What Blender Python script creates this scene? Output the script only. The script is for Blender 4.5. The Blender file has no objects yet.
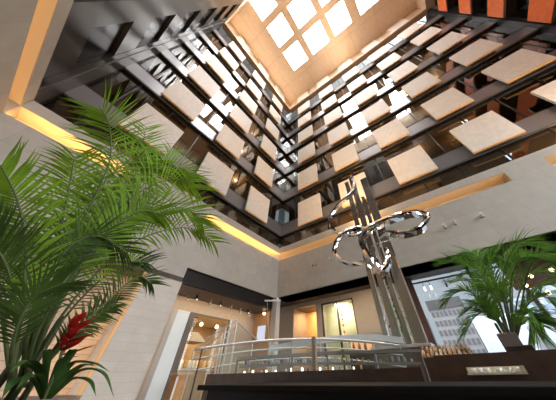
import bpy, bmesh, math, random
from mathutils import Vector, Matrix
random.seed(7)
SC = bpy.context.scene
COL = SC.collection

# ------------------------------------------------------------------ camera
CAMZ = 1.25
yaw, pitch, roll = 0.969618, 0.765780, -0.020712
F_PX, PPX, PPY = 190.661, 301.852, 192.756
fwd = Vector((math.sin(yaw)*math.cos(pitch), math.cos(yaw)*math.cos(pitch), math.sin(pitch)))
rgt = fwd.cross(Vector((0, 0, 1))).normalized()
upv = rgt.cross(fwd)
r2 = rgt*math.cos(roll) + upv*math.sin(roll)
u2 = -rgt*math.sin(roll) + upv*math.cos(roll)
cam_d = bpy.data.cameras.new('camera')
cam = bpy.data.objects.new('camera', cam_d)
COL.objects.link(cam)
m = Matrix((r2, u2, -fwd)).transposed().to_4x4()
m.translation = Vector((0, 0, CAMZ))
cam.matrix_world = m
cam_d.sensor_fit = 'HORIZONTAL'
cam_d.sensor_width = 36.0
cam_d.lens = F_PX/556*36.0
cam_d.shift_x = -(PPX-278)/556
cam_d.shift_y = -(200-PPY)/556
cam_d.clip_start = 0.05
cam_d.clip_end = 500
SC.camera = cam

# ------------------------------------------------------------------ world, exposure, large lights
SKY_STRENGTH = 0.55
PANE_STRENGTH = 14.0
FILL_GLOW = 13.0
EXPOSURE = 0.5
SC.view_settings.view_transform = 'Standard'
SC.view_settings.look = 'None'
SC.view_settings.gamma = 1.0
SC.view_settings.exposure = EXPOSURE
SC.view_settings.use_curve_mapping = False
SC.cycles.use_denoising = True
SC.cycles.max_bounces = 10
SC.cycles.diffuse_bounces = 5
SC.cycles.glossy_bounces = 5
SC.cycles.transparent_max_bounces = 16
SC.cycles.sample_clamp_indirect = 6.0
SC.cycles.caustics_reflective = False
SC.cycles.caustics_refractive = False

w = bpy.data.worlds.new('sky')
SC.world = w
w.use_nodes = True
nt = w.node_tree
bgn = nt.nodes['Background']
tc = nt.nodes.new('ShaderNodeTexCoord')
sep = nt.nodes.new('ShaderNodeSeparateXYZ')
nt.links.new(tc.outputs['Generated'], sep.inputs[0])
ramp = nt.nodes.new('ShaderNodeValToRGB')
ramp.color_ramp.elements[0].position = 0.48
ramp.color_ramp.elements[0].color = (0.30, 0.29, 0.28, 1)
ramp.color_ramp.elements[1].position = 0.52
ramp.color_ramp.elements[1].color = (0.72, 0.80, 0.88, 1)
e = ramp.color_ramp.elements.new(1.0)
e.color = (0.80, 0.88, 1.0, 1)
mr = nt.nodes.new('ShaderNodeMapRange')
mr.inputs['From Min'].default_value = -1
nt.links.new(sep.outputs['Z'], mr.inputs['Value'])
nt.links.new(mr.outputs[0], ramp.inputs[0])
noi = nt.nodes.new('ShaderNodeTexNoise')
noi.inputs['Scale'].default_value = 2.6
noi.inputs['Detail'].default_value = 5
nt.links.new(tc.outputs['Generated'], noi.inputs['Vector'])
cr = nt.nodes.new('ShaderNodeValToRGB')
cr.color_ramp.elements[0].position = 0.45
cr.color_ramp.elements[1].position = 0.65
nt.links.new(noi.outputs['Fac'], cr.inputs[0])
mul = nt.nodes.new('ShaderNodeMath'); mul.operation = 'MULTIPLY'; mul.inputs[1].default_value = 0.5
nt.links.new(cr.outputs[0], mul.inputs[0])
mx = nt.nodes.new('ShaderNodeMixRGB')
mx.inputs['Color2'].default_value = (0.95, 0.95, 0.95, 1)
nt.links.new(mul.outputs[0], mx.inputs[0])
nt.links.new(ramp.outputs[0], mx.inputs['Color1'])
# bright sky lobe behind the camera, added as fill light for the interior
vm = nt.nodes.new('ShaderNodeVectorMath'); vm.operation = 'DOT_PRODUCT'
vm.inputs[1].default_value = Vector((-0.10, -0.90, 0.42)).normalized()
nt.links.new(tc.outputs['Generated'], vm.inputs[0])
sky_fill = nt.nodes.new('ShaderNodeMapRange'); sky_fill.interpolation_type = 'SMOOTHSTEP'
sky_fill.inputs['From Min'].default_value = 0.1; sky_fill.inputs['From Max'].default_value = 0.95
sky_fill.inputs['To Min'].default_value = SKY_STRENGTH; sky_fill.inputs['To Max'].default_value = SKY_STRENGTH*FILL_GLOW
nt.links.new(vm.outputs['Value'], sky_fill.inputs['Value'])
nt.links.new(sky_fill.outputs[0], bgn.inputs['Strength'])
nt.links.new(mx.outputs[0], bgn.inputs['Color'])

def area(name, loc, direction, sx, sy, power, color, spread=180):
    l = bpy.data.lights.new(name, 'AREA')
    l.shape = 'RECTANGLE'; l.size = sx; l.size_y = sy
    l.energy = power; l.color = color; l.spread = math.radians(spread)
    o = bpy.data.objects.new(name, l)
    COL.objects.link(o)
    o.location = loc
    o.rotation_euler = Vector(direction).to_track_quat('-Z', 'Y').to_euler()
    return o
WARM = (1.0, 0.56, 0.21)

# ------------------------------------------------------------------ materials
MATS = {}
def mat(name, col, rough=0.6, metal=0.0, emit=None, es=0.0, noise=0.0, nscale=6.0, spec=0.5, bump=0.0):
    if name in MATS: return MATS[name]
    M = bpy.data.materials.new(name); M.use_nodes = True
    t = M.node_tree; b = t.nodes['Principled BSDF']
    b.inputs['Base Color'].default_value = (*col, 1)
    b.inputs['Roughness'].default_value = rough
    b.inputs['Metallic'].default_value = metal
    b.inputs['Specular IOR Level'].default_value = spec
    if emit:
        b.inputs['Emission Color'].default_value = (*emit, 1)
        b.inputs['Emission Strength'].default_value = es
    if noise:
        g = t.nodes.new('ShaderNodeNewGeometry')
        n = t.nodes.new('ShaderNodeTexNoise'); n.inputs['Scale'].default_value = nscale; n.inputs['Detail'].default_value = 5
        t.links.new(g.outputs['Position'], n.inputs['Vector'])
        r = t.nodes.new('ShaderNodeValToRGB')
        r.color_ramp.elements[0].position = 0.3; r.color_ramp.elements[1].position = 0.7
        r.color_ramp.elements[0].color = (*[c*(1-noise) for c in col], 1)
        r.color_ramp.elements[1].color = (*[min(1, c*(1+noise)) for c in col], 1)
        t.links.new(n.outputs['Fac'], r.inputs[0]); t.links.new(r.outputs[0], b.inputs['Base Color'])
        if bump:
            bp = t.nodes.new('ShaderNodeBump'); bp.inputs['Strength'].default_value = bump
            t.links.new(n.outputs['Fac'], bp.inputs['Height']); t.links.new(bp.outputs[0], b.inputs['Normal'])
    MATS[name] = M
    return M

def stone(name, axis, c1, c2, joint, bw, bh, mortar=0.008, rough=0.6, offset=0.5):
    """coursed stone cladding: axis = the horizontal run of the wall (x or y)"""
    M = bpy.data.materials.new(name); M.use_nodes = True
    t = M.node_tree; b = t.nodes['Principled BSDF']; b.inputs['Roughness'].default_value = rough
    g = t.nodes.new('ShaderNodeNewGeometry'); s = t.nodes.new('ShaderNodeSeparateXYZ'); c = t.nodes.new('ShaderNodeCombineXYZ')
    t.links.new(g.outputs['Position'], s.inputs[0])
    if axis == 'xy':
        t.links.new(s.outputs['X'], c.inputs['X']); t.links.new(s.outputs['Y'], c.inputs['Y'])
    else:
        t.links.new(s.outputs[axis.upper()], c.inputs['X']); t.links.new(s.outputs['Z'], c.inputs['Y'])
    br = t.nodes.new('ShaderNodeTexBrick')
    br.inputs['Scale'].default_value = 1.0
    br.inputs['Brick Width'].default_value = bw; br.inputs['Row Height'].default_value = bh
    br.inputs['Mortar Size'].default_value = mortar; br.inputs['Mortar Smooth'].default_value = 0.3
    br.offset = offset
    br.inputs['Color1'].default_value = (*c1, 1); br.inputs['Color2'].default_value = (*c2, 1); br.inputs['Mortar'].default_value = (*joint, 1)
    t.links.new(c.outputs[0], br.inputs['Vector'])
    n = t.nodes.new('ShaderNodeTexNoise'); n.inputs['Scale'].default_value = 3.0; n.inputs['Detail'].default_value = 6
    t.links.new(g.outputs['Position'], n.inputs['Vector'])
    mxx = t.nodes.new('ShaderNodeMixRGB'); mxx.blend_type = 'MULTIPLY'; mxx.inputs[0].default_value = 0.25
    t.links.new(br.outputs['Color'], mxx.inputs['Color1']); t.links.new(n.outputs['Fac'], mxx.inputs['Color2'])
    t.links.new(mxx.outputs[0], b.inputs['Base Color'])
    return M

def glass(name, tint=(0.85, 0.9, 0.9), refl=1.0, rough=0.02, ior=1.5):
    M = bpy.data.materials.new(name); M.use_nodes = True
    t = M.node_tree; t.nodes.remove(t.nodes['Principled BSDF'])
    out = t.nodes['Material Output']
    tr = t.nodes.new('ShaderNodeBsdfTransparent'); tr.inputs[0].default_value = (*tint, 1)
    gl = t.nodes.new('ShaderNodeBsdfGlossy'); gl.inputs['Roughness'].default_value = rough; gl.inputs['Color'].default_value = (refl, refl, refl, 1)
    lw = t.nodes.new('ShaderNodeLayerWeight'); lw.inputs[0].default_value = 0.5
    pw = t.nodes.new('ShaderNodeMath'); pw.operation = 'POWER'; pw.inputs[1].default_value = 5.0
    t.links.new(lw.outputs['Facing'], pw.inputs[0])
    f0 = ((ior-1)/(ior+1))**2
    fr = t.nodes.new('ShaderNodeMath'); fr.operation = 'MULTIPLY_ADD'; fr.inputs[1].default_value = 1-f0; fr.inputs[2].default_value = f0
    t.links.new(pw.outputs[0], fr.inputs[0])
    mxx = t.nodes.new('ShaderNodeMixShader')
    t.links.new(fr.outputs[0], mxx.inputs[0]); t.links.new(tr.outputs[0], mxx.inputs[1]); t.links.new(gl.outputs[0], mxx.inputs[2])
    t.links.new(mxx.outputs[0], out.inputs[0])
    return M

def leafmat(name, col, trans=0.35):
    M = bpy.data.materials.new(name); M.use_nodes = True
    t = M.node_tree; b = t.nodes['Principled BSDF']; out = t.nodes['Material Output']
    b.inputs['Roughness'].default_value = 0.6; b.inputs['Specular IOR Level'].default_value = 0.25
    g = t.nodes.new('ShaderNodeNewGeometry'); n = t.nodes.new('ShaderNodeTexNoise'); n.inputs['Scale'].default_value = 5
    t.links.new(g.outputs['Position'], n.inputs['Vector'])
    r = t.nodes.new('ShaderNodeValToRGB')
    r.color_ramp.elements[0].position = .35; r.color_ramp.elements[1].position = .7
    r.color_ramp.elements[0].color = (*[c*.7 for c in col], 1); r.color_ramp.elements[1].color = (*[c*1.35 for c in col], 1)
    t.links.new(n.outputs['Fac'], r.inputs[0]); t.links.new(r.outputs[0], b.inputs['Base Color'])
    tl = t.nodes.new('ShaderNodeBsdfTranslucent'); t.links.new(r.outputs[0], tl.inputs[0])
    mxx = t.nodes.new('ShaderNodeMixShader'); mxx.inputs[0].default_value = trans
    t.links.new(b.outputs[0], mxx.inputs[1]); t.links.new(tl.outputs[0], mxx.inputs[2]); t.links.new(mxx.outputs[0], out.inputs[0])
    return M

BEIGE1, BEIGE2, JOINT = (0.50, 0.458, 0.39), (0.465, 0.425, 0.362), (0.40, 0.36, 0.305)
ST_X = stone('stone_x', 'x', BEIGE1, BEIGE2, JOINT, 1.15, 0.72, 0.006, offset=0.0)
ST_Y = stone('stone_y', 'y', BEIGE1, BEIGE2, JOINT, 1.15, 0.72, 0.006, offset=0.0)
COURSE_X = stone('coursed_x', 'x', (0.70, 0.63, 0.55), (0.66, 0.60, 0.52), (0.58, 0.52, 0.45), 0.9, 0.20, 0.006)
COURSE_Y = stone('coursed_y', 'y', (0.52, 0.47, 0.41), (0.44, 0.40, 0.35), (0.35, 0.31, 0.27), 0.9, 0.16, 0.006)
PANEL = mat('panel_stone', (0.71, 0.665, 0.60), 0.55, noise=0.07, nscale=5)
PANEL_EDGE_GLOW = mat('panel_edge_glow', (0.88, 0.56, 0.25), 0.5)  # orange base colour stands in for warm light on the panel undersides
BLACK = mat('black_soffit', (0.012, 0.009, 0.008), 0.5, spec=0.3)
PARAPET = mat('parapet_metal', (0.29, 0.285, 0.295), 0.28, metal=0.6)
GREYMETAL = mat('grey_metal', (0.026, 0.024, 0.023), 0.30, metal=0.1, noise=0.1, nscale=1.5)
PIERMETAL = mat('pier_metal', (0.10, 0.097, 0.095), 0.35, metal=0.3)
FRAME = mat('dark_frame', (0.03, 0.028, 0.027), 0.4)
WINGLASS = glass('window_glass', (0.6, 0.62, 0.6), 1.0, 0.01, 2.1)
DARKGLASS = mat('dark_glass', (0.006, 0.006, 0.007), 0.22, spec=0.2)
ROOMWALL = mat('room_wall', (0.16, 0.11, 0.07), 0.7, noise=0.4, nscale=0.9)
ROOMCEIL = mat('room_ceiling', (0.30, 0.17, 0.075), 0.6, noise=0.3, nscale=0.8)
ORANGE = mat('orange_wood', (0.62, 0.13, 0.025), 0.45, noise=0.12, nscale=4)
PEACH = stone('ceiling_peach', 'xy', (0.76, 0.62, 0.48), (0.74, 0.60, 0.465), (0.52, 0.38, 0.27), 3.2, 3.2, 0.02, offset=0.0)
FASCIA = mat('fascia_peach', (0.52, 0.40, 0.29), 0.6, noise=0.05)
NICHE = mat('niche_plaster', (0.72, 0.60, 0.44), 0.6)
BROWNSOFFIT = mat('brown_soffit', (0.085, 0.05, 0.032), 0.5, noise=0.2)
WHITE = mat('white_paint', (0.8, 0.79, 0.76), 0.4)
MIRROR = mat('mirror_steel', (0.86, 0.85, 0.83), 0.035, metal=1.0)
FINMETAL = mat('polished_fin', (0.44, 0.39, 0.33), 0.26, metal=0.75)
STEEL = mat('satin_steel', (0.6, 0.6, 0.6), 0.25, metal=1.0)
CLEAR = glass('clear_glass', (0.93, 0.96, 0.95), 1.0, 0.01, 1.45)
LED = mat('led_warm', (1, .7, .4), emit=(1.0, 0.58, 0.24), es=6.0)
LAMP = mat('lamp_warm', (1, .8, .5), emit=(1.0, 0.72, 0.42), es=5.0)
LAMPW = mat('lamp_white', (1, .9, .8), emit=(1.0, 0.88, 0.7), es=2.0)

# ------------------------------------------------------------------ mesh helpers
class MB:
    def __init__(s): s.v = []; s.f = []
    def box(s, x0, x1, y0, y1, z0, z1):
        n = len(s.v)
        s.v += [(x0,y0,z0),(x1,y0,z0),(x1,y1,z0),(x0,y1,z0),(x0,y0,z1),(x1,y0,z1),(x1,y1,z1),(x0,y1,z1)]
        for q in ((0,3,2,1),(4,5,6,7),(0,1,5,4),(1,2,6,5),(2,3,7,6),(3,0,4,7)): s.f.append([n+i for i in q])
        return s
    def quad(s, a, b, c, d):
        n = len(s.v); s.v += [tuple(a), tuple(b), tuple(c), tuple(d)]; s.f.append([n, n+1, n+2, n+3]); return s
    def tube(s, pts, rad, k=8, cap=True):
        pts = [Vector(p) for p in pts]
        if not isinstance(rad, (list, tuple)): rad = [rad]*len(pts)
        n0 = len(s.v); ref = None
        for i, p in enumerate(pts):
            t = (pts[min(i+1, len(pts)-1)] - pts[max(i-1, 0)]).normalized()
            if ref is None:
                ref = t.cross(Vector((0,0,1)))
                if ref.length < 1e-3: ref = t.cross(Vector((1,0,0)))
            a = (ref - t*ref.dot(t)).normalized(); ref = a; b = t.cross(a)
            for j in range(k):
                an = 2*math.pi*j/k
                s.v.append(tuple(p + (a*math.cos(an) + b*math.sin(an))*rad[i]))
        for i in range(len(pts)-1):
            for j in range(k):
                s.f.append([n0+i*k+j, n0+i*k+(j+1)%k, n0+(i+1)*k+(j+1)%k, n0+(i+1)*k+j])
        if cap:
            s.f.append([n0+j for j in range(k)][::-1]); s.f.append([n0+(len(pts)-1)*k+j for j in range(k)])
        return s
    def lathe(s, prof, cx=0, cy=0, k=20):
        n0 = len(s.v)
        for r, z in prof:
            for j in range(k):
                a = 2*math.pi*j/k; s.v.append((cx+r*math.cos(a), cy+r*math.sin(a), z))
        for i in range(len(prof)-1):
            for j in range(k):
                s.f.append([n0+i*k+j, n0+i*k+(j+1)%k, n0+(i+1)*k+(j+1)%k, n0+(i+1)*k+j])
        s.f.append([n0+j for j in range(k)][::-1]); s.f.append([n0+(len(prof)-1)*k+j for j in range(k)])
        return s
    def build(s, name, material, parent=None, smooth=False, bevel=0.0, origin=True):
        me = bpy.data.meshes.new(name)
        c = Vector((0, 0, 0))
        if parent is None and origin and s.v:
            xs, ys, zs = zip(*s.v)
            c = Vector(((min(xs)+max(xs))/2, (min(ys)+max(ys))/2, min(zs)))
        elif parent is not None:
            c = Vector(parent.location)
        me.from_pydata([tuple(Vector(v)-c) for v in s.v], [], s.f)
        me.update()
        bm = bmesh.new(); bm.from_mesh(me); bmesh.ops.recalc_face_normals(bm, faces=bm.faces); bm.to_mesh(me); bm.free()
        me.materials.append(material)
        if smooth:
            for p in me.polygons: p.use_smooth = True
        o = bpy.data.objects.new(name, me); COL.objects.link(o)
        if parent is not None:
            if parent.type == 'MESH' and parent.parent is not None:
                # sub-part: parent mesh has its origin at the root's origin
                o.parent = parent
                c2 = Vector(parent.parent.location)
                for v in me.vertices: v.co = v.co + c - c2
            else:
                o.parent = parent
        else:
            o.location = c
        if bevel:
            b = o.modifiers.new('bevel', 'BEVEL'); b.width = bevel; b.segments = 2; b.limit_method = 'ANGLE'
        return o

def tag(o, label, cat, group=None, kind=None):
    o['label'] = label; o['category'] = cat
    if group: o['group'] = group
    if kind: o['kind'] = kind
    return o
def thing(name, loc, label, cat, group=None):
    o = bpy.data.objects.new(name, None); COL.objects.link(o); o.location = loc; o.empty_display_size = 0.1
    return tag(o, label, cat, group)
def struct(name, loc=(0, 0, 0)):
    o = bpy.data.objects.new(name, None); COL.objects.link(o); o.location = loc; o['kind'] = 'structure'; o.empty_display_size = 0.2
    return o
def smesh(mb, name, material, bevel=0.0):
    o = mb.build(name, material, bevel=bevel); o['kind'] = 'structure'; return o
def spline(pts, n):
    """Catmull-Rom through pts"""
    P = [Vector(p) for p in pts]; P = [P[0]*2-P[1]] + P + [P[-1]*2-P[-2]]
    out = []; segs = len(P)-3
    for i in range(n+1):
        u = i/n*segs; k = min(int(u), segs-1); t = u-k
        a, b, c, d = P[k:k+4]
        out.append(0.5*((2*b) + (c-a)*t + (2*a-5*b+4*c-d)*t*t + (3*b-a-3*c+d)*t**3))
    return out
LEFT_FRONDS = [
  ([(0.32,2.13,1.24), (0.17,2.09,1.62), (0.03,2.10,2.12), (-0.12,2.15,2.70), (-0.27,2.18,3.03), (-0.43,2.21,3.26), (-0.56,2.23,3.37)], 0.62, 0.0125),
  ([(0.33,2.13,1.24), (0.20,2.09,1.66), (0.14,2.10,2.18), (0.21,2.19,2.69), (0.41,2.26,3.10), (0.69,2.25,3.13)], 0.51, 0.0115),
  ([(0.33,2.12,1.24), (0.28,2.08,1.56), (0.32,2.08,1.95), (0.49,2.14,2.28), (0.82,2.20,2.55), (1.13,2.12,2.47)], 0.35, 0.0100),
  ([(0.31,2.13,1.24), (0.14,2.20,1.66), (-0.06,2.30,2.15), (-0.23,2.39,2.53), (-0.37,2.42,2.82)], 0.53, 0.0115),
  ([(0.26,1.98,1.24), (0.08,1.90,1.55), (-0.10,1.90,1.83), (-0.29,1.93,2.06), (-0.47,1.94,2.22)], 0.34, 0.0110),
  ([(0.35,2.12,1.23), (0.38,2.02,1.46), (0.45,2.00,1.68), (0.54,2.03,1.86), (0.67,2.04,1.84)], 0.22, 0.0062),
  ([(0.35,2.12,1.23), (0.36,2.02,1.41), (0.43,2.05,1.55), (0.52,2.09,1.66)], 0.22, 0.0062),
  ([(0.32,2.13,1.24), (0.19,2.29,1.83), (0.20,2.49,2.54), (0.23,2.59,3.38), (0.23,2.64,3.87)], 0.42, 0.0115),
  ([(0.33,2.13,1.24), (0.19,1.99,1.70), (0.18,1.94,2.07), (0.28,1.93,2.33), (0.47,1.94,2.40)], 0.42, 0.0100),
  ([(0.29,2.08,1.24), (0.11,2.00,1.50), (-0.07,1.90,1.69), (-0.24,1.88,1.82)], 0.31, 0.0062),
  ([(0.32,2.13,1.24), (0.13,2.00,1.57), (0.06,1.90,1.85), (0.14,1.89,2.00), (0.36,1.92,1.97)], 0.31, 0.0062),
  ([(0.28,2.08,1.24), (0.03,2.00,1.53), (-0.16,1.94,1.72), (-0.28,1.88,1.77)], 0.31, 0.0062),
  ([(0.32,2.13,1.24), (0.20,2.29,1.66), (0.14,2.40,2.14), (0.04,2.50,2.71), (-0.04,2.55,3.41), (-0.20,2.59,3.91)], 0.58, 0.0120),
  ([(0.33,2.12,1.24), (0.32,2.23,1.55), (0.38,2.32,1.84), (0.49,2.35,2.05), (0.63,2.32,2.09)], 0.26, 0.0062),
  ([(0.34,2.12,1.23), (0.22,1.99,1.46), (0.15,1.94,1.83), (0.20,1.99,2.19), (0.29,2.03,2.53)], 0.31, 0.0062),
  ([(0.33,2.13,1.24), (0.23,2.14,1.64), (0.14,2.25,2.35), (0.18,2.34,3.04), (0.41,2.36,3.40), (0.62,2.37,3.38)], 0.45, 0.0110),
  ([(0.33,2.13,1.24), (0.23,2.19,1.65), (0.13,2.30,2.26), (0.08,2.45,2.98), (-0.02,2.50,3.48)], 0.50, 0.0110),
  ([(0.33,2.13,1.24), (0.24,2.14,1.62), (0.21,2.19,2.22), (0.44,2.26,2.67), (0.77,2.22,2.77), (0.93,2.16,2.65)], 0.43, 0.0110),
  ([(0.33,2.13,1.24), (0.15,2.19,1.70), (-0.03,2.30,2.38), (-0.07,2.40,2.93), (0.00,2.45,3.17), (0.18,2.44,3.14)], 0.47, 0.0110),
  ([(0.28,2.08,1.24), (0.15,1.89,1.40), (0.09,1.80,1.56), (0.14,1.74,1.64)], 0.24, 0.0062),
  ([(0.34,2.17,1.23), (0.05,2.50,1.94), (-0.08,2.70,2.42), (-0.05,2.80,2.84), (0.15,2.85,3.07)], 0.51, 0.0110),
]
RIGHT_FRONDS = [
  ([(5.57,-0.56,1.59), (5.45,-0.72,2.24), (5.36,-0.66,2.75), (5.38,-0.47,3.00), (5.40,-0.20,3.08)], 0.55, 0.0120),
  ([(5.57,-0.58,1.58), (5.53,-0.86,2.32), (5.46,-1.23,2.85), (5.37,-1.58,3.08), (5.31,-1.78,2.92)], 0.61, 0.0120),
  ([(5.57,-0.59,1.58), (5.61,-1.02,2.22), (5.62,-1.42,2.56), (5.65,-1.71,2.59), (5.61,-1.82,2.41)], 0.55, 0.0120),
  ([(5.57,-0.55,1.59), (5.47,-0.53,2.10), (5.39,-0.38,2.43), (5.30,-0.13,2.43), (5.30,0.08,2.30)], 0.50, 0.0120),
  ([(5.57,-0.56,1.59), (5.84,-0.85,2.48), (6.02,-1.00,3.11), (6.13,-0.91,3.40), (6.16,-0.67,3.35)], 0.55, 0.0120),
  ([(5.57,-0.58,1.58), (5.31,-0.97,2.34), (5.14,-1.31,2.72), (4.98,-1.50,2.70), (4.94,-1.62,2.53)], 0.50, 0.0120),
  ([(5.57,-0.59,1.58), (5.41,-0.98,2.03), (5.25,-1.26,2.16), (5.13,-1.35,2.04)], 0.50, 0.0120),
  ([(5.57,-0.55,1.59), (5.37,-0.56,2.00), (5.18,-0.42,2.18), (5.10,-0.14,2.06)], 0.44, 0.0120),
  ([(5.57,-0.58,1.58), (5.74,-0.83,2.19), (5.93,-0.94,2.69), (6.00,-1.09,3.08), (6.03,-1.43,3.33)], 0.55, 0.0120),
  ([(5.57,-0.59,1.58), (5.24,-0.80,1.88), (5.01,-0.96,1.94), (4.90,-0.99,1.79)], 0.42, 0.0120),
  ([(5.57,-0.58,1.58), (5.27,-0.52,1.84), (5.18,-0.43,2.04), (5.10,-0.21,1.96), (5.10,0.01,1.77)], 0.55, 0.0120),
  ([(5.57,-0.56,1.59), (5.66,-0.70,2.28), (5.75,-0.78,2.78), (5.75,-0.72,2.95), (5.68,-0.47,2.83)], 0.55, 0.0120),
  ([(5.57,-0.58,1.58), (5.82,-0.99,2.27), (5.96,-1.31,2.79), (6.05,-1.37,3.07), (6.09,-1.18,3.09)], 0.55, 0.0120),
  ([(5.57,-0.59,1.58), (5.30,-1.03,2.16), (5.12,-1.38,2.58), (5.05,-1.60,2.68), (5.01,-1.74,2.55)], 0.55, 0.0120),
  ([(5.57,-0.59,1.58), (5.14,-0.76,1.80), (4.92,-0.87,1.85), (4.92,-0.87,1.70)], 0.50, 0.0120),
  ([(5.57,-0.58,1.58), (5.15,-0.74,2.02), (5.04,-0.80,2.27), (4.95,-0.67,2.31), (4.98,-0.48,2.18)], 0.55, 0.0120),
  ([(5.57,-0.59,1.58), (5.88,-1.22,2.25), (5.98,-1.63,2.47), (5.94,-1.77,2.34)], 0.55, 0.0120),
  ([(5.57,-0.56,1.59), (5.96,-0.71,2.12), (6.16,-0.68,2.55), (6.28,-0.53,2.85), (6.30,-0.17,2.91)], 0.50, 0.0120),
]

# ------------------------------------------------------------------ the shell
XB, YA, XC, YD = 8.69, 7.79, -2.80, -10.40     # right, back, left and front walls of the atrium
H, ZR = 3.4, 8.445                             # storey height, bottom of the lowest panel row
ZLINE, ZCEIL = 28.80, 31.45
COP0, COP1, NZ0, NZ1 = 6.97, 7.35, 6.50, 6.97  # coping over the lit niche
SOF = 4.32

class Side:
    """maps (run, depth behind the wall face, height) to world boxes"""
    def __init__(s, k): s.k = k
    def box(s, mb, a0, a1, d0, d1, z0, z1):
        if s.k == 'back':  return mb.box(a0, a1, YA+d0, YA+d1, z0, z1)
        if s.k == 'right': return mb.box(XB+d0, XB+d1, a0, a1, z0, z1)
        if s.k == 'left':  return mb.box(XC-d1, XC-d0, a0, a1, z0, z1)
        if s.k == 'front': return mb.box(a0, a1, YD-d1, YD-d0, z0, z1)

wall_back, wall_right, wall_left, wall_front = struct('wall_back'), struct('wall_right'), struct('wall_left'), struct('wall_front')

def facade(side, root, a0, a1, mull_step, ext0, ext1):
    S = Side(side)
    for r in range(-1, 6):
        zb = ZR + H*r + 0.10                 # top line of the storey's slab
        zn = zb + H if r < 5 else ZLINE      # underside of the next slab
        if r >= 0:
            p = S.box(MB(), a0, a1, 0.30, 0.38, zb-0.04, zb+0.88).build('parapet', PARAPET, root)
            rail = S.box(MB(), a0, a1, 0.28, 0.40, zb+0.88, zb+0.91).build('handrail', FRAME, root)
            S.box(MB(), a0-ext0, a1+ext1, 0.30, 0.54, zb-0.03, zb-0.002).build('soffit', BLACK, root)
            S.box(MB(), a0-ext0, a1+ext1, 0.54, 4.0, zb-0.20, zb-0.02).build('room_ceiling', ROOMCEIL, root)
        z0 = max(zb + 0.0, COP1)
        S.box(MB(), a0-ext0, a1+ext1, 0.50, 0.52, z0, zn-0.03).build('glazing', WINGLASS, root)
        mb = MB(); a = a0 + mull_step*0.5
        while a < a1:
            S.box(mb, a-0.03, a+0.03, 0.47, 0.54, z0, zn-0.03); a += mull_step
        mb.build('window_frame', FRAME, root)
        S.box(MB(), a0-ext0, a1+ext1, 3.6, 3.8, z0, zn-0.22).build('room_wall', ROOMWALL, root)
        zl = z0 + 0.9  # unseen fill lamp added on each storey to brighten the dark rooms
        if side == 'back': area('room_fill', ((a0+a1)/2, YA+2.6, zl), (0, -0.3, 1), a1-a0-0.6, 0.15, 13, (1.0, 0.66, 0.36))
        else: area('room_fill', (XB+2.6, (a0+a1)/2, zl), (-0.3, 0, 1), 0.15, a1-a0-0.6, 21, (1.0, 0.66, 0.36))
        mb = MB(); a = a0 + mull_step*1.1       # cross walls of the rooms
        while a < a1:
            S.box(mb, a-0.06, a+0.06, 1.0, 3.6, z0, zn-0.22); a += mull_step*2
        mb.build('cross_wall', ROOMWALL, root)

facade('back', wall_back, XC, XB+0.30, 1.65, 0.0, 0.56)
facade('right', wall_right, YD, YA+0.30, 1.65, 0.0, 0.56)

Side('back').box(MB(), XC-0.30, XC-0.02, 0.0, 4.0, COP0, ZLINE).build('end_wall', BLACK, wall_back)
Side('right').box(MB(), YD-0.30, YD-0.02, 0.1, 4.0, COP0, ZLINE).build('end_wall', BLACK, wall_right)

# the left wall: grey metal piers and bands around dark windows
S = Side('left')
S.box(MB(), 6.92, 7.30, 0.03, 0.5, COP1, ZLINE).build('corner_band', GREYMETAL, wall_left)
S.box(MB(), 7.30, YA+0.3, 0.0, 0.5, COP1, ZLINE).build('corner_pier', PIERMETAL, wall_left)
bays = []
y = 6.92
while y > YD+1:
    bays.append((y-1.83, y)); y -= 2.75
for y0, y1 in bays:
    S.box(MB(), y0-0.92, y0, 0.0, 0.5, COP1, ZLINE).build('pier', GREYMETAL, wall_left)
    mb = MB(); gb = MB(); fb = MB()
    for r in range(0, 6):
        zb = ZR + H*r
        S.box(mb, y0, y1, 0.04, 0.5, zb+2.05 if r < 5 else zb+2.05, zb+2.05+(H-2.0 if r < 5 else ZLINE-zb-2.05))
        S.box(gb, y0, y1, 0.16, 0.22, zb+0.05, zb+2.05)
        S.box(fb, y0, y1, 0.06, 0.20, zb+0.02, zb+0.08)
    S.box(mb, y0, y1, 0.04, 0.5, COP1, ZR+0.05)
    mb.build('spandrel_band', GREYMETAL, wall_left)
    gb.build('dark_window', DARKGLASS, wall_left)
    fb.build('sill', FRAME, wall_left)

# the front wall (only the part near the right corner is in view): orange balcony bands
S = Side('front')
FX0 = XC
for r in range(1, 6):
    z0 = ZR + H*r - 0.6
    S.box(MB(), FX0, XB-0.02, 0.0, 0.5, z0, z0+1.5).build('balcony_band', ORANGE, wall_front)
    S.box(MB(), FX0, XB-0.02, 0.04, 0.8, z0-0.14, z0).build('slab_edge', BLACK, wall_front)
    S.box(MB(), FX0, XB-0.02, 0.60, 0.70, z0+1.5, z0+H-0.14).build('dark_window', DARKGLASS, wall_front)
S.box(MB(), XC, XB+4.6, 0.0, 0.5, 0.0, 5.0).build('stone_band', ST_X, wall_front)
S.box(MB(), XC, XB+4.6, 0.0, 0.9, 10.6, 11.1).build('lintel', BLACK, wall_front)  # gap beneath it left open so the added sky glow gets in
Side('left').box(MB(), YD, -9.5, 0.0, 0.5, COP1, ZLINE).build('end_pier', GREYMETAL, wall_left)
Side('left').box(MB(), YD, 3.6, 0.4, 0.9, 0.0, 4.0).build('low_wall', ST_Y, wall_left)
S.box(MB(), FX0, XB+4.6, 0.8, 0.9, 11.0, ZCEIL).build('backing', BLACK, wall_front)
S.box(MB(), FX0, XB+0.3, -0.02, 0.8, ZLINE, ZCEIL).build('fascia', FASCIA, wall_front)

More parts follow.
